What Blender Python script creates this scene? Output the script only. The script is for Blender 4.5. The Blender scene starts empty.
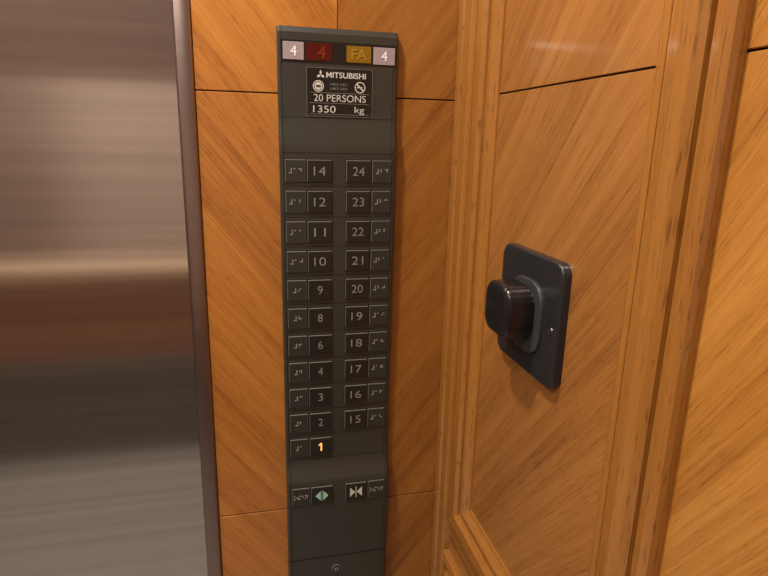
import bpy, bmesh, math, random
from mathutils import Vector, Matrix
random.seed(4)
sc=bpy.context.scene
sc.view_settings.view_transform='Standard'
sc.view_settings.look='None'
COL=bpy.context.collection

# ------------------------------------------------------------------ materials
def newmat(name):
    m=bpy.data.materials.new(name);m.use_nodes=True
    return m,m.node_tree,m.node_tree.nodes['Principled BSDF']
def plain(name,col,rough=.5,metal=0,emit=None,es=0,noise=0,nscale=200,coat=0,spec=.5):
    m,nt,b=newmat(name)
    b.inputs['Base Color'].default_value=(*col,1);b.inputs['Roughness'].default_value=rough
    b.inputs['Metallic'].default_value=metal;b.inputs['Coat Weight'].default_value=coat
    b.inputs['Specular IOR Level'].default_value=spec
    if emit: b.inputs['Emission Color'].default_value=(*emit,1);b.inputs['Emission Strength'].default_value=es
    if noise:
        tc=nt.nodes.new('ShaderNodeTexCoord');n=nt.nodes.new('ShaderNodeTexNoise');n.inputs['Scale'].default_value=nscale;n.inputs['Detail'].default_value=4
        r=nt.nodes.new('ShaderNodeMapRange');r.inputs['To Min'].default_value=1-noise;r.inputs['To Max'].default_value=1+noise
        mx=nt.nodes.new('ShaderNodeVectorMath');mx.operation='SCALE';mx.inputs[0].default_value=col
        L=nt.links;L.new(tc.outputs['Object'],n.inputs['Vector']);L.new(n.outputs['Fac'],r.inputs['Value']);L.new(r.outputs['Result'],mx.inputs['Scale']);L.new(mx.outputs[0],b.inputs['Base Color'])
    return m
def M(nt,op,a,b=None,c=None):
    n=nt.nodes.new('ShaderNodeMath');n.operation=op
    for i,v in enumerate((a,b,c)):
        if v is None: continue
        if isinstance(v,(int,float)): n.inputs[i].default_value=v
        else: nt.links.new(v,n.inputs[i])
    return n.outputs[0]
def wood(name,plane,ang,dark,mid,light,strip=.05,seed=0.,rough=.33,contrast=1.,coat=.55):
    m,nt,b=newmat(name);L=nt.links
    tc=nt.nodes.new('ShaderNodeTexCoord');s=nt.nodes.new('ShaderNodeSeparateXYZ');L.new(tc.outputs['Object'],s.inputs[0])
    u=s.outputs['X'] if plane=='front' else M(nt,'MULTIPLY',s.outputs['Y'],-1.)
    v=s.outputs['Z']
    if plane=='front': w=s.outputs['Y']
    else: w=s.outputs['X']
    A=math.radians(ang);ca,sa=math.cos(A),math.sin(A)
    al=M(nt,'ADD',M(nt,'MULTIPLY',u,ca),M(nt,'MULTIPLY',v,sa))
    ac=M(nt,'ADD',M(nt,'MULTIPLY',u,-sa),M(nt,'MULTIPLY',v,ca))
    ac=M(nt,'ADD',ac,M(nt,'MULTIPLY',w,.8))
    def noise(ka,kc,off,detail=3,dist=0):
        c=nt.nodes.new('ShaderNodeCombineXYZ')
        L.new(M(nt,'MULTIPLY',al,ka),c.inputs[0]);L.new(M(nt,'MULTIPLY',ac,kc),c.inputs[1]);c.inputs[2].default_value=off+seed
        n=nt.nodes.new('ShaderNodeTexNoise');n.inputs['Scale'].default_value=1;n.inputs['Detail'].default_value=detail;n.inputs['Distortion'].default_value=dist
        L.new(c.outputs[0],n.inputs['Vector']);return n.outputs['Fac']
    n1=noise(1.6,60,0,4,.15);n2=noise(8,420,5,3);n3=noise(40,900,9,2);n4=noise(1.5,6,3,2)
    f=M(nt,'ADD',M(nt,'MULTIPLY',M(nt,'SUBTRACT',n1,.5),.9*contrast),M(nt,'MULTIPLY',M(nt,'SUBTRACT',n2,.5),.9*contrast))
    f=M(nt,'ADD',f,M(nt,'MULTIPLY',M(nt,'SUBTRACT',n4,.5),.35))
    if strip:
        wn=nt.nodes.new('ShaderNodeTexWhiteNoise');wn.noise_dimensions='1D'
        L.new(M(nt,'ADD',M(nt,'FLOOR',M(nt,'DIVIDE',ac,strip)),seed+.5),wn.inputs['W'])
        f=M(nt,'ADD',f,M(nt,'MULTIPLY',M(nt,'SUBTRACT',wn.outputs['Value'],.5),.2))
    f=M(nt,'ADD',f,.57)
    pore=nt.nodes.new('ShaderNodeMapRange');pore.inputs['From Min'].default_value=.57;pore.inputs['From Max'].default_value=.68;L.new(n3,pore.inputs['Value'])
    f=M(nt,'SUBTRACT',f,M(nt,'MULTIPLY',pore.outputs[0],.34))
    cr=nt.nodes.new('ShaderNodeValToRGB');e=cr.color_ramp.elements
    e[0].position=.05;e[0].color=(*dark,1);e[1].position=.95;e[1].color=(*light,1)
    k=e.new(.5);k.color=(*mid,1)
    L.new(f,cr.inputs[0]);L.new(cr.outputs[0],b.inputs['Base Color'])
    b.inputs['Roughness'].default_value=rough;b.inputs['Coat Weight'].default_value=coat;b.inputs['Coat Roughness'].default_value=.12
    bp=nt.nodes.new('ShaderNodeBump');bp.inputs['Strength'].default_value=.12;bp.inputs['Distance'].default_value=.0004
    L.new(n2,bp.inputs['Height']);L.new(bp.outputs[0],b.inputs['Normal'])
    return m
def sc3(c,k): return tuple(x*k for x in c)
D,Mi,Li=(.20,.062,.011),(.42,.160,.028),(.54,.23,.047)
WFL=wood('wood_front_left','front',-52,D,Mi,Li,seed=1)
WFR=wood('wood_front_right_shaded','front',52,sc3(D,.70),sc3(Mi,.70),sc3(Li,.72),seed=7)  # left wood's tones darkened: the right side's dimmer light put into the colour
D2,M2,L2=(.17,.062,.015),(.33,.136,.033),(.43,.195,.055)
WR=wood('wood_side','right',50,D2,M2,L2,seed=3)
WR2=wood('wood_side_far','right',58,(.24,.086,.014),(.42,.175,.032),(.54,.25,.053),seed=13)
TD,TM,TL=(.16,.058,.010),(.33,.132,.025),(.44,.20,.045)
WTV=wood('wood_trim_vertical','right',90,TD,TM,TL,strip=0,seed=2,contrast=.5,rough=.26,coat=1.0)
WTH=wood('wood_trim_horizontal','right',0,TD,TM,TL,strip=0,seed=5,contrast=.5,rough=.26,coat=1.0)
DARK=plain('gap_dark',(.012,.007,.004),.8)

def steel(name,col,rough,aniso,streak=0.):
    m,nt,b=newmat(name);L=nt.links
    b.inputs['Metallic'].default_value=1;b.inputs['Anisotropic'].default_value=aniso
    if aniso:
        tv=nt.nodes.new('ShaderNodeCombineXYZ');tv.inputs[0].default_value=1;L.new(tv.outputs[0],b.inputs['Tangent'])
    tc=nt.nodes.new('ShaderNodeTexCoord')
    def nz(sx,szz,d):
        mp=nt.nodes.new('ShaderNodeMapping');mp.inputs['Scale'].default_value=(sx,sx,szz)
        n=nt.nodes.new('ShaderNodeTexNoise');n.inputs['Scale'].default_value=1;n.inputs['Detail'].default_value=d
        L.new(tc.outputs['Object'],mp.inputs[0]);L.new(mp.outputs[0],n.inputs['Vector']);return n.outputs['Fac']
    n=nz(2,900,3);n2=nz(.6,70,6)
    r=nt.nodes.new('ShaderNodeMapRange');r.inputs['To Min'].default_value=rough-.03;r.inputs['To Max'].default_value=rough+.03
    L.new(n,r.inputs['Value']);L.new(r.outputs[0],b.inputs['Roughness'])
    k=M(nt,'ADD',M(nt,'MULTIPLY',M(nt,'SUBTRACT',n,.5),.28),M(nt,'MULTIPLY',M(nt,'SUBTRACT',n2,.5),streak))  # second noise puts thin reflection-like bands into the steel colour
    k=M(nt,'ADD',k,1.)
    vm=nt.nodes.new('ShaderNodeVectorMath');vm.operation='SCALE';vm.inputs[0].default_value=col
    L.new(k,vm.inputs['Scale']);L.new(vm.outputs[0],b.inputs['Base Color'])
    return m
STEEL=steel('brushed_steel',(.63,.60,.585),.145,0.85,.6)
STRIP=steel('steel_strip',(.34,.27,.26),.30,0)
RAILM=plain('rail_metal',(.85,.72,.58),.3,1)
RAILT=plain('rail_highlight_tan',(.95,.76,.60),.35)  # rail highlight put into the colour, for the band mirrored in the door
COPM=plain('panel_charcoal',(.032,.034,.031),.33,.0,noise=.06,nscale=400,spec=.7)
TILE=plain('button_tile',(.016,.016,.015),.3)
TILEB=plain('braille_tile',(.030,.031,.028),.35)
FRAME=plain('tile_outline',(.14,.145,.13),.35)
GROOVE=plain('groove_black',(.005,.005,.005),.6)
DIG=plain('digit_grey',(.25,.25,.24),.5)
DOT=plain('braille_dot',(.36,.37,.36),.35)
WHITE=plain('print_white',(.60,.60,.58),.5)
LABEL=plain('label_black',(.012,.012,.013),.25)
TAG=plain('floor_tag',(.34,.285,.33),.4)
TAGW=plain('floor_tag_digit',(.85,.82,.85),.4,emit=(1,.95,1),es=.12)  # faint glow added to lift the tag digit's contrast
RED=plain('display_red',(.075,.008,.005),.15,emit=(.35,.02,.01),es=.02)
REDG=plain('display_red_glow',(.20,.024,.012),.3,emit=(1,.10,.03),es=.03)
AMB=plain('display_amber',(.22,.115,.010),.2,emit=(.6,.3,.02),es=.03)
AMBD=plain('display_amber_glyph',(.34,.20,.025),.3,emit=(1,.6,.08),es=.03)
GLOW=plain('lit_digit',(.9,.5,.18),.3,emit=(1,.45,.10),es=1.0)
CYAN=plain('icon_green',(.34,.62,.50),.4)
BLACKP=plain('black_plastic',(.011,.011,.013),.2)
BLACKM=plain('black_plate',(.018,.020,.025),.28,.0,noise=.05)
COLLAR=plain('collar_grey',(.05,.053,.06),.35,.2)
SCREW=plain('screw_metal',(.5,.5,.5),.3,1)
LAM=plain('back_laminate',(.44,.37,.34),.4,noise=.05,nscale=3)
LAMD=plain('back_laminate_dark',(.22,.165,.145),.4)
BROWN=plain('back_brown',(.24,.125,.08),.4)
GREYD=plain('back_grey',(.115,.11,.11),.5)
UPPER=plain('back_upper',(.12,.075,.062),.5)
FLOORM=plain('floor_stone',(.33,.32,.32),.35,noise=.25,nscale=25)
CEIL=plain('ceiling_white',(.6,.56,.5),.6,noise=.02)
LAMP=plain('lamp_glass',(1,.9,.75),.4,emit=(1,.84,.62),es=9)

# ------------------------------------------------------------------ builder
class B:
    def __init__(s,fn=None): s.bm=bmesh.new();s.mats=[];s.fn=fn
    def mi(s,m):
        if m not in s.mats: s.mats.append(m)
        return s.mats.index(m)
    def merge(s,t,mat,smooth=False,mapit=True):
        i=s.mi(mat);vm={}
        for v in t.verts:
            co=v.co.copy()
            if s.fn and mapit: co=s.fn(co)
            vm[v]=s.bm.verts.new(co)
        for f in t.faces:
            try: nf=s.bm.faces.new([vm[v] for v in f.verts])
            except ValueError: continue
            nf.material_index=i;nf.smooth=smooth
        t.free()
    def box(s,x0,x1,y0,y1,z0,z1,mat,bev=0,seg=1):
        t=bmesh.new();bmesh.ops.create_cube(t,size=1)
        for v in t.verts: v.co=Vector(((x0+x1)/2+v.co.x*(x1-x0),(y0+y1)/2+v.co.y*(y1-y0),(z0+z1)/2+v.co.z*(z1-z0)))
        if bev: bmesh.ops.bevel(t,geom=t.edges[:],offset=bev,segments=seg,affect='EDGES',profile=.5)
        s.merge(t,mat)
    def cyl(s,c,axis,r,h,mat,r2=None,n=24,bev=0,smooth=False):
        t=bmesh.new();bmesh.ops.create_cone(t,cap_ends=True,segments=n,radius1=r,radius2=r if r2 is None else r2,depth=h)
        if bev:
            es=[e for e in t.edges if abs(e.verts[0].co.z-e.verts[1].co.z)<1e-7]
            bmesh.ops.bevel(t,geom=es,offset=bev,segments=3,affect='EDGES',profile=.5)
        q=Vector((0,0,1)).rotation_difference(Vector(axis));
        for v in t.verts: v.co=q@v.co+Vector(c)
        s.merge(t,mat,smooth)
    def rbox(s,plane,cu,cv,w0,w1,hu,hv,rad,mat,bev=.002,n=8,taper=0):
        t=bmesh.new();pts=[]
        for (sx,sy,a0) in ((1,1,0),(-1,1,90),(-1,-1,180),(1,-1,270)):
            for k in range(n+1):
                a=math.radians(a0+90*k/n);pts.append((sx*(hu-rad)+rad*abs(math.cos(a))*sx,sy*(hv-rad)+rad*abs(math.sin(a))*sy))
        def ring(w,ins):
            out=[]
            for (a,b) in pts:
                fa=(hu-ins)/hu;fb=(hv-ins)/hv
                out.append(t.verts.new((w,cu+a*fa,cv+b*fb) if plane=='x' else (cu+a*fa,w,cv+b*fb)))
            return out
        sg=1 if w1>w0 else -1
        prof=[(w0,0),(w1-sg*bev,taper)]
        for k in range(1,7):
            a=math.pi/2*k/6;prof.append((w1-sg*bev*(1-math.sin(a)),taper+bev*(1-math.cos(a))))
        rs=[ring(*p) for p in prof]
        for r0,r1 in zip(rs,rs[1:]):
            for k in range(len(r0)): t.faces.new((r0[k],r0[(k+1)%len(r0)],r1[(k+1)%len(r0)],r1[k]))
        t.faces.new(rs[-1]);t.faces.new(rs[0][::-1])
        bmesh.ops.recalc_face_normals(t,faces=t.faces[:])
        s.merge(t,mat)
    def poly(s,pts,y0,y1,mat):
        t=bmesh.new();a=[t.verts.new((x,y0,z)) for x,z in pts];b=[t.verts.new((x,y1,z)) for x,z in pts]
        t.faces.new(a);t.faces.new(b[::-1])
        for k in range(len(a)): t.faces.new((a[k],b[k],b[(k+1)%len(a)],a[(k+1)%len(a)]))
        bmesh.ops.recalc_face_normals(t,faces=t.faces[:]);s.merge(t,mat)
    def text(s,body,cx,cz,h,w,y,mat,depth=.0004,off=0):
        cu=bpy.data.curves.new('tmp','FONT');cu.body=body;cu.extrude=.02;cu.offset=off
        ob=bpy.data.objects.new('tmp',cu);COL.objects.link(ob);bpy.context.view_layer.update()
        me=ob.to_mesh();t=bmesh.new();t.from_mesh(me);ob.to_mesh_clear();bpy.data.objects.remove(ob);bpy.data.curves.remove(cu)
        xs=[v.co.x for v in t.verts];ys=[v.co.y for v in t.verts];X0,X1,Y0,Y1=min(xs),max(xs),min(ys),max(ys)
        kz=h/(Y1-Y0);kx=(w/(X1-X0)) if w else kz
        for v in t.verts:
            x,yy,z=v.co;v.co=Vector((cx+(x-(X0+X1)/2)*kx,y-(z/.02)*depth,cz+(yy-(Y0+Y1)/2)*kz))
        s.merge(t,mat)
    def done(s,name,parent=None,auto=None):
        bmesh.ops.recalc_face_normals(s.bm,faces=s.bm.faces[:])
        me=bpy.data.meshes.new(name);s.bm.to_mesh(me);s.bm.free()
        for m in s.mats: me.materials.append(m)
        if auto:
            for p in me.polygons: p.use_smooth=True
            me.set_sharp_from_angle(angle=math.radians(auto))
        ob=bpy.data.objects.new(name,me);COL.objects.link(ob)
        if parent: ob.parent=parent
        return ob
def empty(name):
    e=bpy.data.objects.new(name,None);e.empty_display_size=.05;COL.objects.link(e);return e

# ------------------------------------------------------------------ room shell
H=2.35;XL=-2.0;YB=-1.75;Z1=1.5;Z2=.8685;G=.0009
XC=-.176
b=B()
b.box(-.3600,.02,.012,.03,0,H,DARK)
for z0,z1 in ((0,Z2-G),(Z2+G,Z1-G),(Z1+G,H)):
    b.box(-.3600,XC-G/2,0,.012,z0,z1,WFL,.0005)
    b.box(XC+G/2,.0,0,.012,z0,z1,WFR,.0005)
b.done('wall_front')
b=B();b.box(-1.37,-.3605,.0,.03,2.052,H,STEEL);b.done('wall_header')
b=B();b.box(XL,-1.372,0,.03,0,H,WFL);b.done('wall_return')
b=B()
b.box(-1.37,-.862,.022,.05,.002,2.048,STEEL,.002)
b.box(-.858,-.383,.022,.05,.002,2.048,STEEL,.002)
b.done('door_1')
b=B()
b.box(-.3819,-.3607,-.004,.052,0,2.048,STRIP,.003,3)
b.done('trim_1',auto=40)
b=B()
b.box(.012,.03,YB,0,0,H,DARK)
FR0,FR1=-.057,-.4973
FZ0,FZ1=.847,2.12
for z0,z1 in ((0,.55),(.552,FZ0+.035),(FZ0+.035,Z1-G),(Z1+G,H)):
    b.box(0,.012,-.455,-.03,z0,z1,WR,.0004)
for z0,z1 in ((0,Z2-G),(Z2+G,Z1-G),(Z1+G,H)):
    b.box(0,.012,-.98,-.460,z0,z1,WR2,.0006)
    b.box(0,.012,YB,-.982,z0,z1,WR,.0006)
b.box(0,.012,-.029,0,0,H,WTV)
b.done('wall_right')
def extr(bd,prof,z0,z1,mat):
    t=bmesh.new();a=[t.verts.new((x,y,z0)) for x,y in prof];c=[t.verts.new((x,y,z1)) for x,y in prof]
    for k in range(len(a)): t.faces.new((a[k],a[(k+1)%len(a)],c[(k+1)%len(a)],c[k]))
    t.faces.new(a);t.faces.new(c[::-1]);bmesh.ops.recalc_face_normals(t,faces=t.faces[:]);bd.merge(t,mat)
b=B()
extr(b,[(0,-.001),(-.006,-.001),(-.010,-.005),(-.010,-.020),(-.007,-.022),(-.001,-.0225),(-.001,-.026),(-.009,-.028),(-.009,-.048),(-.006,-.052),(0,-.054)],0,H,WTV)
b.done('trim_2')
prof=[(0.001,0),(0.001,.006),(.003,.010),(.010,.013),(.017,.012),(.0185,.003),(.021,.003),(.0225,.012),(.028,.0165),(.040,.018),(.052,.0165),(.056,.012),(.0575,.003),(.060,.003),(.0615,.010),(.068,.010),(.074,.006),(.078,.0030),(.080,.0025),(.080,0)]
def frame(name,y0,y1,z0,z1):
    bd=B();iV=bd.mi(WTV);iH=bd.mi(WTH);rs=[]
    for w,h in prof:
        rs.append([bd.bm.verts.new(p) for p in ((-h,y0-w,z0+w),(-h,y1+w,z0+w),(-h,y1+w,z1-w),(-h,y0-w,z1-w))])
    for r0,r1 in zip(rs,rs[1:]):
        for k in range(4):
            f=bd.bm.faces.new((r0[k],r0[(k+1)%4],r1[(k+1)%4],r1[k]));f.material_index=iH if k in(0,2) else iV
    return bd.done(name)
frame('trim_3',FR0,FR1,FZ0,FZ1)
frame('trim_4',FR0,FR1,.10,.80)
b=B();b.box(XL-.02,XL,YB,0,0,H,LAMD);b.done('wall_left')
b=B()
for z0,z1,m in ((0,.48,GREYD),(.48,.90,BROWN),(1.65,H,UPPER)): b.box(XL,.0,YB-.02,YB,z0,z1,m)  # unseen wall, bands toned to shape the reflection in the steel door
b.box(XL,-1.02,YB-.02,YB,.90,1.65,LAMD);b.box(-1.02,0,YB-.02,YB,.90,1.65,LAM)  # left half made darker so the door's reflection darkens to the left
b.done('wall_back')
b=B();b.box(XL-.02,.03,YB-.02,.06,-.02,0,FLOORM);b.done('floor')
b=B();b.box(XL-.02,.03,YB-.02,.06,H,H+.02,CEIL);b.done('ceiling')
hr=empty('handrail')
b=B();b.box(-1.9,-.1,YB+.035,YB+.065,.870,.930,RAILT,.008,3)
for x in (-1.7,-1.0,-.3): b.cyl((x,YB+.018,.905),(0,1,0),.01,.036,RAILM,n=12)
b.done('rail',hr)
for (x,y,e_) in ((-.55,-.36,15.5),(-1.35,-.5,7),(-.72,-1.25,7),(-1.35,-1.25,11)):
    e=empty('ceiling_downlight')
    b=B();b.cyl((x,y,H-.004),(0,0,1),.075,.008,RAILM,r2=.08,n=32);b.cyl((x,y,H-.010),(0,0,1),.055,.006,LAMP,n=32);b.done('fitting',e)
    l=bpy.data.lights.new('bulb','AREA');l.shape='DISK';l.size=.08;l.energy=e_;l.color=(1,.87,.70)
    o=bpy.data.objects.new('bulb',l);o.location=(x,y,H-.02);COL.objects.link(o);o.parent=e

# ------------------------------------------------------------------ control panel
a,bb=-.2561,-.0961
KZ=[(.66,.016),(.780,.016),(.786,.016),(.85,.021),(.875,.024),(.925,.023),(.950,.013),(.962,.011),(1.42,.016),(1.432,.017),(1.470,.011),(1.478,.011),(1.575,.013),(1.5822,.009)]
def ys(z):
    if z<=KZ[0][0]: return KZ[0][1]
    for (z0,d0),(z1,d1) in zip(KZ,KZ[1:]):
        if z<=z1: return d0+(d1-d0)*(z-z0)/(z1-z0)
    return KZ[-1][1]
def fn(co): return Vector((co.x,co.y-ys(co.z),co.z))
cop=empty('elevator_control_panel')
b=B()
xs=[(a,0,1),(a,-.0025,0),(a+.0008,-.001,0),(a+.0025,0,0),(a+.0045,0,0),(a+.0050,-.0008,0),(a+.0060,-.0008,0),(a+.0065,0,0),
    (bb-.0065,0,0),(bb-.0060,-.0008,0),(bb-.0050,-.0008,0),(bb-.0045,0,0),(bb-.0025,0,0),(bb-.0008,-.001,0),(bb,-.0025,0),(bb,0,1)]
zz=sorted(set([k[0] for k in KZ]+[.7,.81,.83,.93,.94,1.0,1.1,1.2,1.3,1.436,1.44,1.45,1.46]))
im=b.mi(COPM);rows=[]
for z in zz:
    rows.append([b.bm.verts.new((x,0 if back else -(ys(z)+dd),z)) for x,dd,back in xs])
for r0,r1 in zip(rows,rows[1:]):
    for k in range(len(xs)-1): b.bm.faces.new((r0[k],r0[k+1],r1[k+1],r1[k])).material_index=im
b.bm.faces.new(rows[-1]);b.bm.faces.new(rows[0])
body=b.done('body',cop,auto=25)
d=B(fn)
d.box(a+.0005,bb-.0005,-.0003,.001,.7805,.7825,GROOVE)
d.box(a+.003,bb-.003,-.0002,.001,1.4700,1.4708,GROOVE)
d.box(a+.003,bb-.003,-.0002,.001,1.4240,1.4247,GROOVE)
d.box(-.2515,-.0985,-.0004,.001,1.5385,1.5655,LABEL)
d.box(-.249,-.222,-.0012,0,1.5415,1.563,TAG,.0004)
d.box(-.130,-.1005,-.0012,0,1.5405,1.562,TAG,.0004)
d.box(-.2195,-.185,-.0010,0,1.5415,1.563,RED,.0004)
d.box(-.166,-.133,-.0010,0,1.5415,1.562,AMB,.0004)
d.text('4',-.2355,1.5522,.012,.008,-.0014,TAGW)
d.text('4',-.1152,1.5515,.012,.008,-.0014,TAGW)
d.text('4',-.199,1.5522,.015,.010,-.0012,REDG)
d.text('FA',-.1495,1.5518,.013,.020,-.0012,AMBD)
d.done('indicator_displays',cop)
d=B(fn)
d.box(-.2195,-.1300,-.0010,0,1.4715,1.534,LABEL,.0004)
def outline(bd,x0,x1,z0,z1,t,y,m):
    bd.box(x0,x1,y,0,z1-t,z1,m);bd.box(x0,x1,y,0,z0,z0+t,m);bd.box(x0,x0+t,y,0,z0+t,z1-t,m);bd.box(x1-t,x1,y,0,z0+t,z1-t,m)
outline(d,-.2190,-.1305,1.4720,1.5335,.0004,-.0012,DIG)
def tri(bd,cx,cz,r,m):
    for an in (90,210,330):
        A=math.radians(an);ux,uz=math.cos(A),math.sin(A);px,pz=-uz,ux;R=r
        bd.poly([(cx,cz),(cx+ux*R*.5+px*R*.29,cz+uz*R*.5+pz*R*.29),(cx+ux*R,cz+uz*R),(cx+ux*R*.5-px*R*.29,cz+uz*R*.5-pz*R*.29)],-.0014,-.0008,m)
tri(d,-.2005,1.5245,.0060,WHITE)
d.text('MITSUBISHI',-.1665,1.5248,.0072,.053,-.0011,WHITE,off=.012)
def ringp(bd,cx,cz,r,t,m,n=24):
    for k in range(n):
        A0,A1=2*math.pi*k/n,2*math.pi*(k+1)/n
        bd.poly([(cx+r*math.cos(A0),cz+r*math.sin(A0)),(cx+r*math.cos(A1),cz+r*math.sin(A1)),(cx+(r-t)*math.cos(A1),cz+(r-t)*math.sin(A1)),(cx+(r-t)*math.cos(A0),cz+(r-t)*math.sin(A0))],-.0014,-.0008,m)
ringp(d,-.2035,1.5105,.0072,.0012,WHITE);ringp(d,-.1475,1.5105,.0072,.0012,WHITE)
for cx in(-.2035,-.1475):
    c,s_=.7071,.7071;r=.006;t=.0006
    if cx<-.2:
        d.cyl((cx,-.001,1.5105),(0,1,0),.0050,.0006,WHITE,n=20)
        d.box(cx-.003,cx+.003,-.0018,-.001,1.5095,1.5115,LABEL)
    else:
        d.poly([(cx-r*c-t,1.5105+r*s_-t),(cx-r*c+t,1.5105+r*s_+t),(cx+r*c+t,1.5105-r*s_+t),(cx+r*c-t,1.5105-r*s_-t)],-.0014,-.0008,WHITE)
        d.box(cx-.004,cx+.003,-.0014,-.0008,1.5097,1.5113,WHITE)
for zc in (1.5132,1.5078): d.text('HBCE DEH',-.1765,zc,.0030,.022,-.0011,DIG,off=-.01)
d.text('20 PERSONS',-.1745,1.4958,.0088,.070,-.0011,WHITE,off=-.004)
d.text('1350',-.1955,1.4815,.0088,.030,-.0011,WHITE,off=-.004)
d.text('kg',-.1480,1.4805,.0105,.013,-.0011,WHITE,off=-.004)
for zc in (1.4890,1.4748): d.box(-.2150,-.1345,-.0013,0,zc,zc+.0004,DIG)
d.box(-.2150,-.1345,-.0013,0,1.5020,1.5024,DIG)
d.done('capacity_label',cop)
BR={'1':(1,),'2':(1,2),'3':(1,4),'4':(1,4,5),'5':(1,5),'6':(1,2,4),'7':(1,2,4,5),'8':(1,2,5),'9':(2,4),'0':(2,4,5)}
PITCH=(1.4005-1.0233)/9
btn=B(fn);prt=B(fn)
HH=.0158
def braille(x0,x1,zc,txt):
    btn.box(x0,x1,-.0004,.001,zc-HH,zc+HH,GROOVE)
    btn.box(x0+.0008,x1-.0008,-.0016,0,zc-HH+.0008,zc+HH-.0008,FRAME,.0004)
    btn.box(x0+.0015,x1-.0015,-.0019,0,zc-HH+.0015,zc+HH-.0015,TILEB,.0003)
    cells=[(3,4,5,6)]+[BR[c] for c in txt] if txt.isdigit() else [(1,3,5),(2,3,4,6),(1,5),(1,3,4,5)][:len(txt)]
    cp=.0066 if len(cells)<4 else .0056
    cx=(x0+x1)/2-(len(cells)-1)*cp/2
    for c in cells:
        for dt in c:
            xx=cx+(-.00125 if dt<=3 else .00125);z=zc+.0026-((dt-1)%3)*.0026
            prt.cyl((xx,-.0022,z),(0,1,0),.0009,.0008,DOT,r2=.0009,n=8)
        cx+=cp
def number(x0,x1,zc,txt,m=None,tm=TILE):
    btn.box(x0,x1,-.0004,.001,zc-HH,zc+HH,GROOVE)
    btn.box(x0+.0010,x1-.0010,-.0022,0,zc-HH+.0010,zc+HH-.0010,FRAME,.0005)
    btn.box(x0+.0016,x1-.0016,-.0030,0,zc-HH+.0016,zc+HH-.0016,tm,.0006,2)
    if txt=='1':
        cx=(x0+x1)/2+.0006;h=.0066;t=.0012
        prt.poly([(cx-t,zc-h),(cx+t,zc-h),(cx+t,zc+h),(cx-t*.4,zc+h),(cx-t*3.2,zc+h*.62),(cx-t*3.2,zc+h*.32),(cx-t,zc+h*.58)],-.0036,-.0029,m)
    elif txt:
        w=.0068 if len(txt)==1 else .0162
        prt.text(txt,(x0+x1)/2,zc,.0118,w,-.0031,m or DIG,off=-.010)
xb0,xb1,xn0,xn1=-.2502,-.2212,-.2208,-.1850
yb0,yb1,yn0,yn1=-.1305,-.1018,-.1672,-.1310
LL=['14','12','11','10','9','8','6','4','3','2'];LR=['24','23','22','21','20','19','18','17','16','15']
for i in range(10):
    zc=1.4005-i*PITCH
    braille(xb0,xb1,zc,LL[i]);number(xn0,xn1,zc,LL[i])
    number(yn0,yn1,zc,LR[i]);braille(yb0,yb1,zc,LR[i])
    btn.box(a+.007,bb-.007,-.0002,.001,zc-PITCH/2-.0004,zc-PITCH/2+.0004,GROOVE)
zc=1.4005-10*PITCH
braille(xb0,xb1,zc,'1');number(xn0,xn1,zc,'1',GLOW)
btn.box(a+.007,bb-.007,-.0002,.001,zc-PITCH/2-.0004,zc-PITCH/2+.0004,GROOVE)
zo=.9035
braille(xb0,xb1,zo,'open');number(xn0,xn1,zo,'')
number(yn0,yn1,zo,'');braille(yb0,yb1,zo,'shut')
cx=(xn0+xn1)/2
prt.poly([(cx-.002,zo+.008),(cx-.010,zo),(cx-.002,zo-.008)],-.0036,-.003,CYAN)
prt.poly([(cx+.002,zo+.008),(cx+.010,zo),(cx+.002,zo-.008)],-.0036,-.003,CYAN)
prt.box(cx-.0004,cx+.0004,-.0036,-.003,zo-.009,zo+.009,CYAN)
cx=(yn0+yn1)/2
prt.poly([(cx-.0015,zo),(cx-.0095,zo+.008),(cx-.0095,zo-.008)],-.0036,-.003,WHITE)
prt.poly([(cx+.0015,zo),(cx+.0095,zo+.008),(cx+.0095,zo-.008)],-.0036,-.003,WHITE)
prt.box(cx-.0006,cx+.0006,-.0036,-.003,zo-.009,zo+.009,WHITE)
btn.done('buttons',cop);prt.done('button_markings',cop)
k=B(fn)
k.cyl((-.179,-.0008,.757),(0,1,0),.0075,.002,FRAME,n=28)
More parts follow.
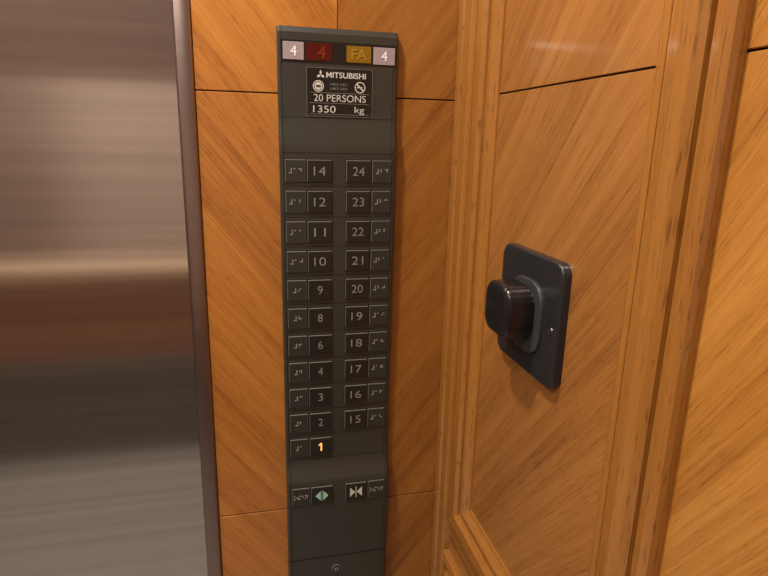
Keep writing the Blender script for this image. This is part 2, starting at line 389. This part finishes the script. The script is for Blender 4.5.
k.cyl((-.179,-.0012,.757),(0,1,0),.0060,.0022,GROOVE,n=28)
k.cyl((-.179,-.0016,.757),(0,1,0),.0038,.0026,SCREW,n=24)
k.box(-.1796,-.1784,-.0034,0,.7545,.7595,GROOVE)
k.done('key_switch',cop)

# ------------------------------------------------------------------ wall fitting
wf=empty('wall_knob_fitting')
PY,PZc=-.266,1.2665
b=B();b.rbox('x',PY,PZc,-.0002,-.010,.0675,.0655,.014,BLACKM,bev=.003);b.done('back_plate',wf,auto=35)
b=B()
b.rbox('x',PY-.002,PZc-.002,-.009,-.0135,.036,.040,.026,COLLAR,bev=.0015)
b.rbox('x',PY+.001,PZc,-.012,-.026,.027,.028,.020,BLACKP,bev=.003)
b.done('collar',wf,auto=35)
b=B();b.rbox('x',PY+.003,PZc+.004,-.018,-.045,.030,.029,.017,BLACKP,bev=.006,taper=.0005);b.done('knob',wf,auto=60)
b=B()
for yy,z in ((PY-.055,PZc-.004),(PY+.055,PZc-.004)):
    b.cyl((-.0103,yy,z),(1,0,0),.0035,.0012,SCREW,n=16)
b.done('screws',wf)

# ------------------------------------------------------------------ world & camera
w=bpy.data.worlds.new('w');sc.world=w;w.use_nodes=True;w.node_tree.nodes['Background'].inputs[0].default_value=(.3,.27,.24,1);w.node_tree.nodes['Background'].inputs[1].default_value=.1
th,ph,ro,f=math.radians(13.3922),math.radians(14.4347),math.radians(1.3388),571.4376
F=Vector((math.sin(th)*math.cos(ph),math.cos(th)*math.cos(ph),-math.sin(ph)))
R=Vector((math.cos(th),-math.sin(th),0));U=R.cross(F)
R2=R*math.cos(ro)+U*math.sin(ro);U2=-R*math.sin(ro)+U*math.cos(ro)
cam=bpy.data.cameras.new('camera');cam.sensor_width=36;cam.lens=f*36/768;cam.clip_start=.01
co=bpy.data.objects.new('camera',cam);COL.objects.link(co)
mt=Matrix((R2,U2,-F)).transposed().to_4x4();mt.translation=Vector((-.2976,-.8089,1.4422));co.matrix_world=mt
sc.camera=co
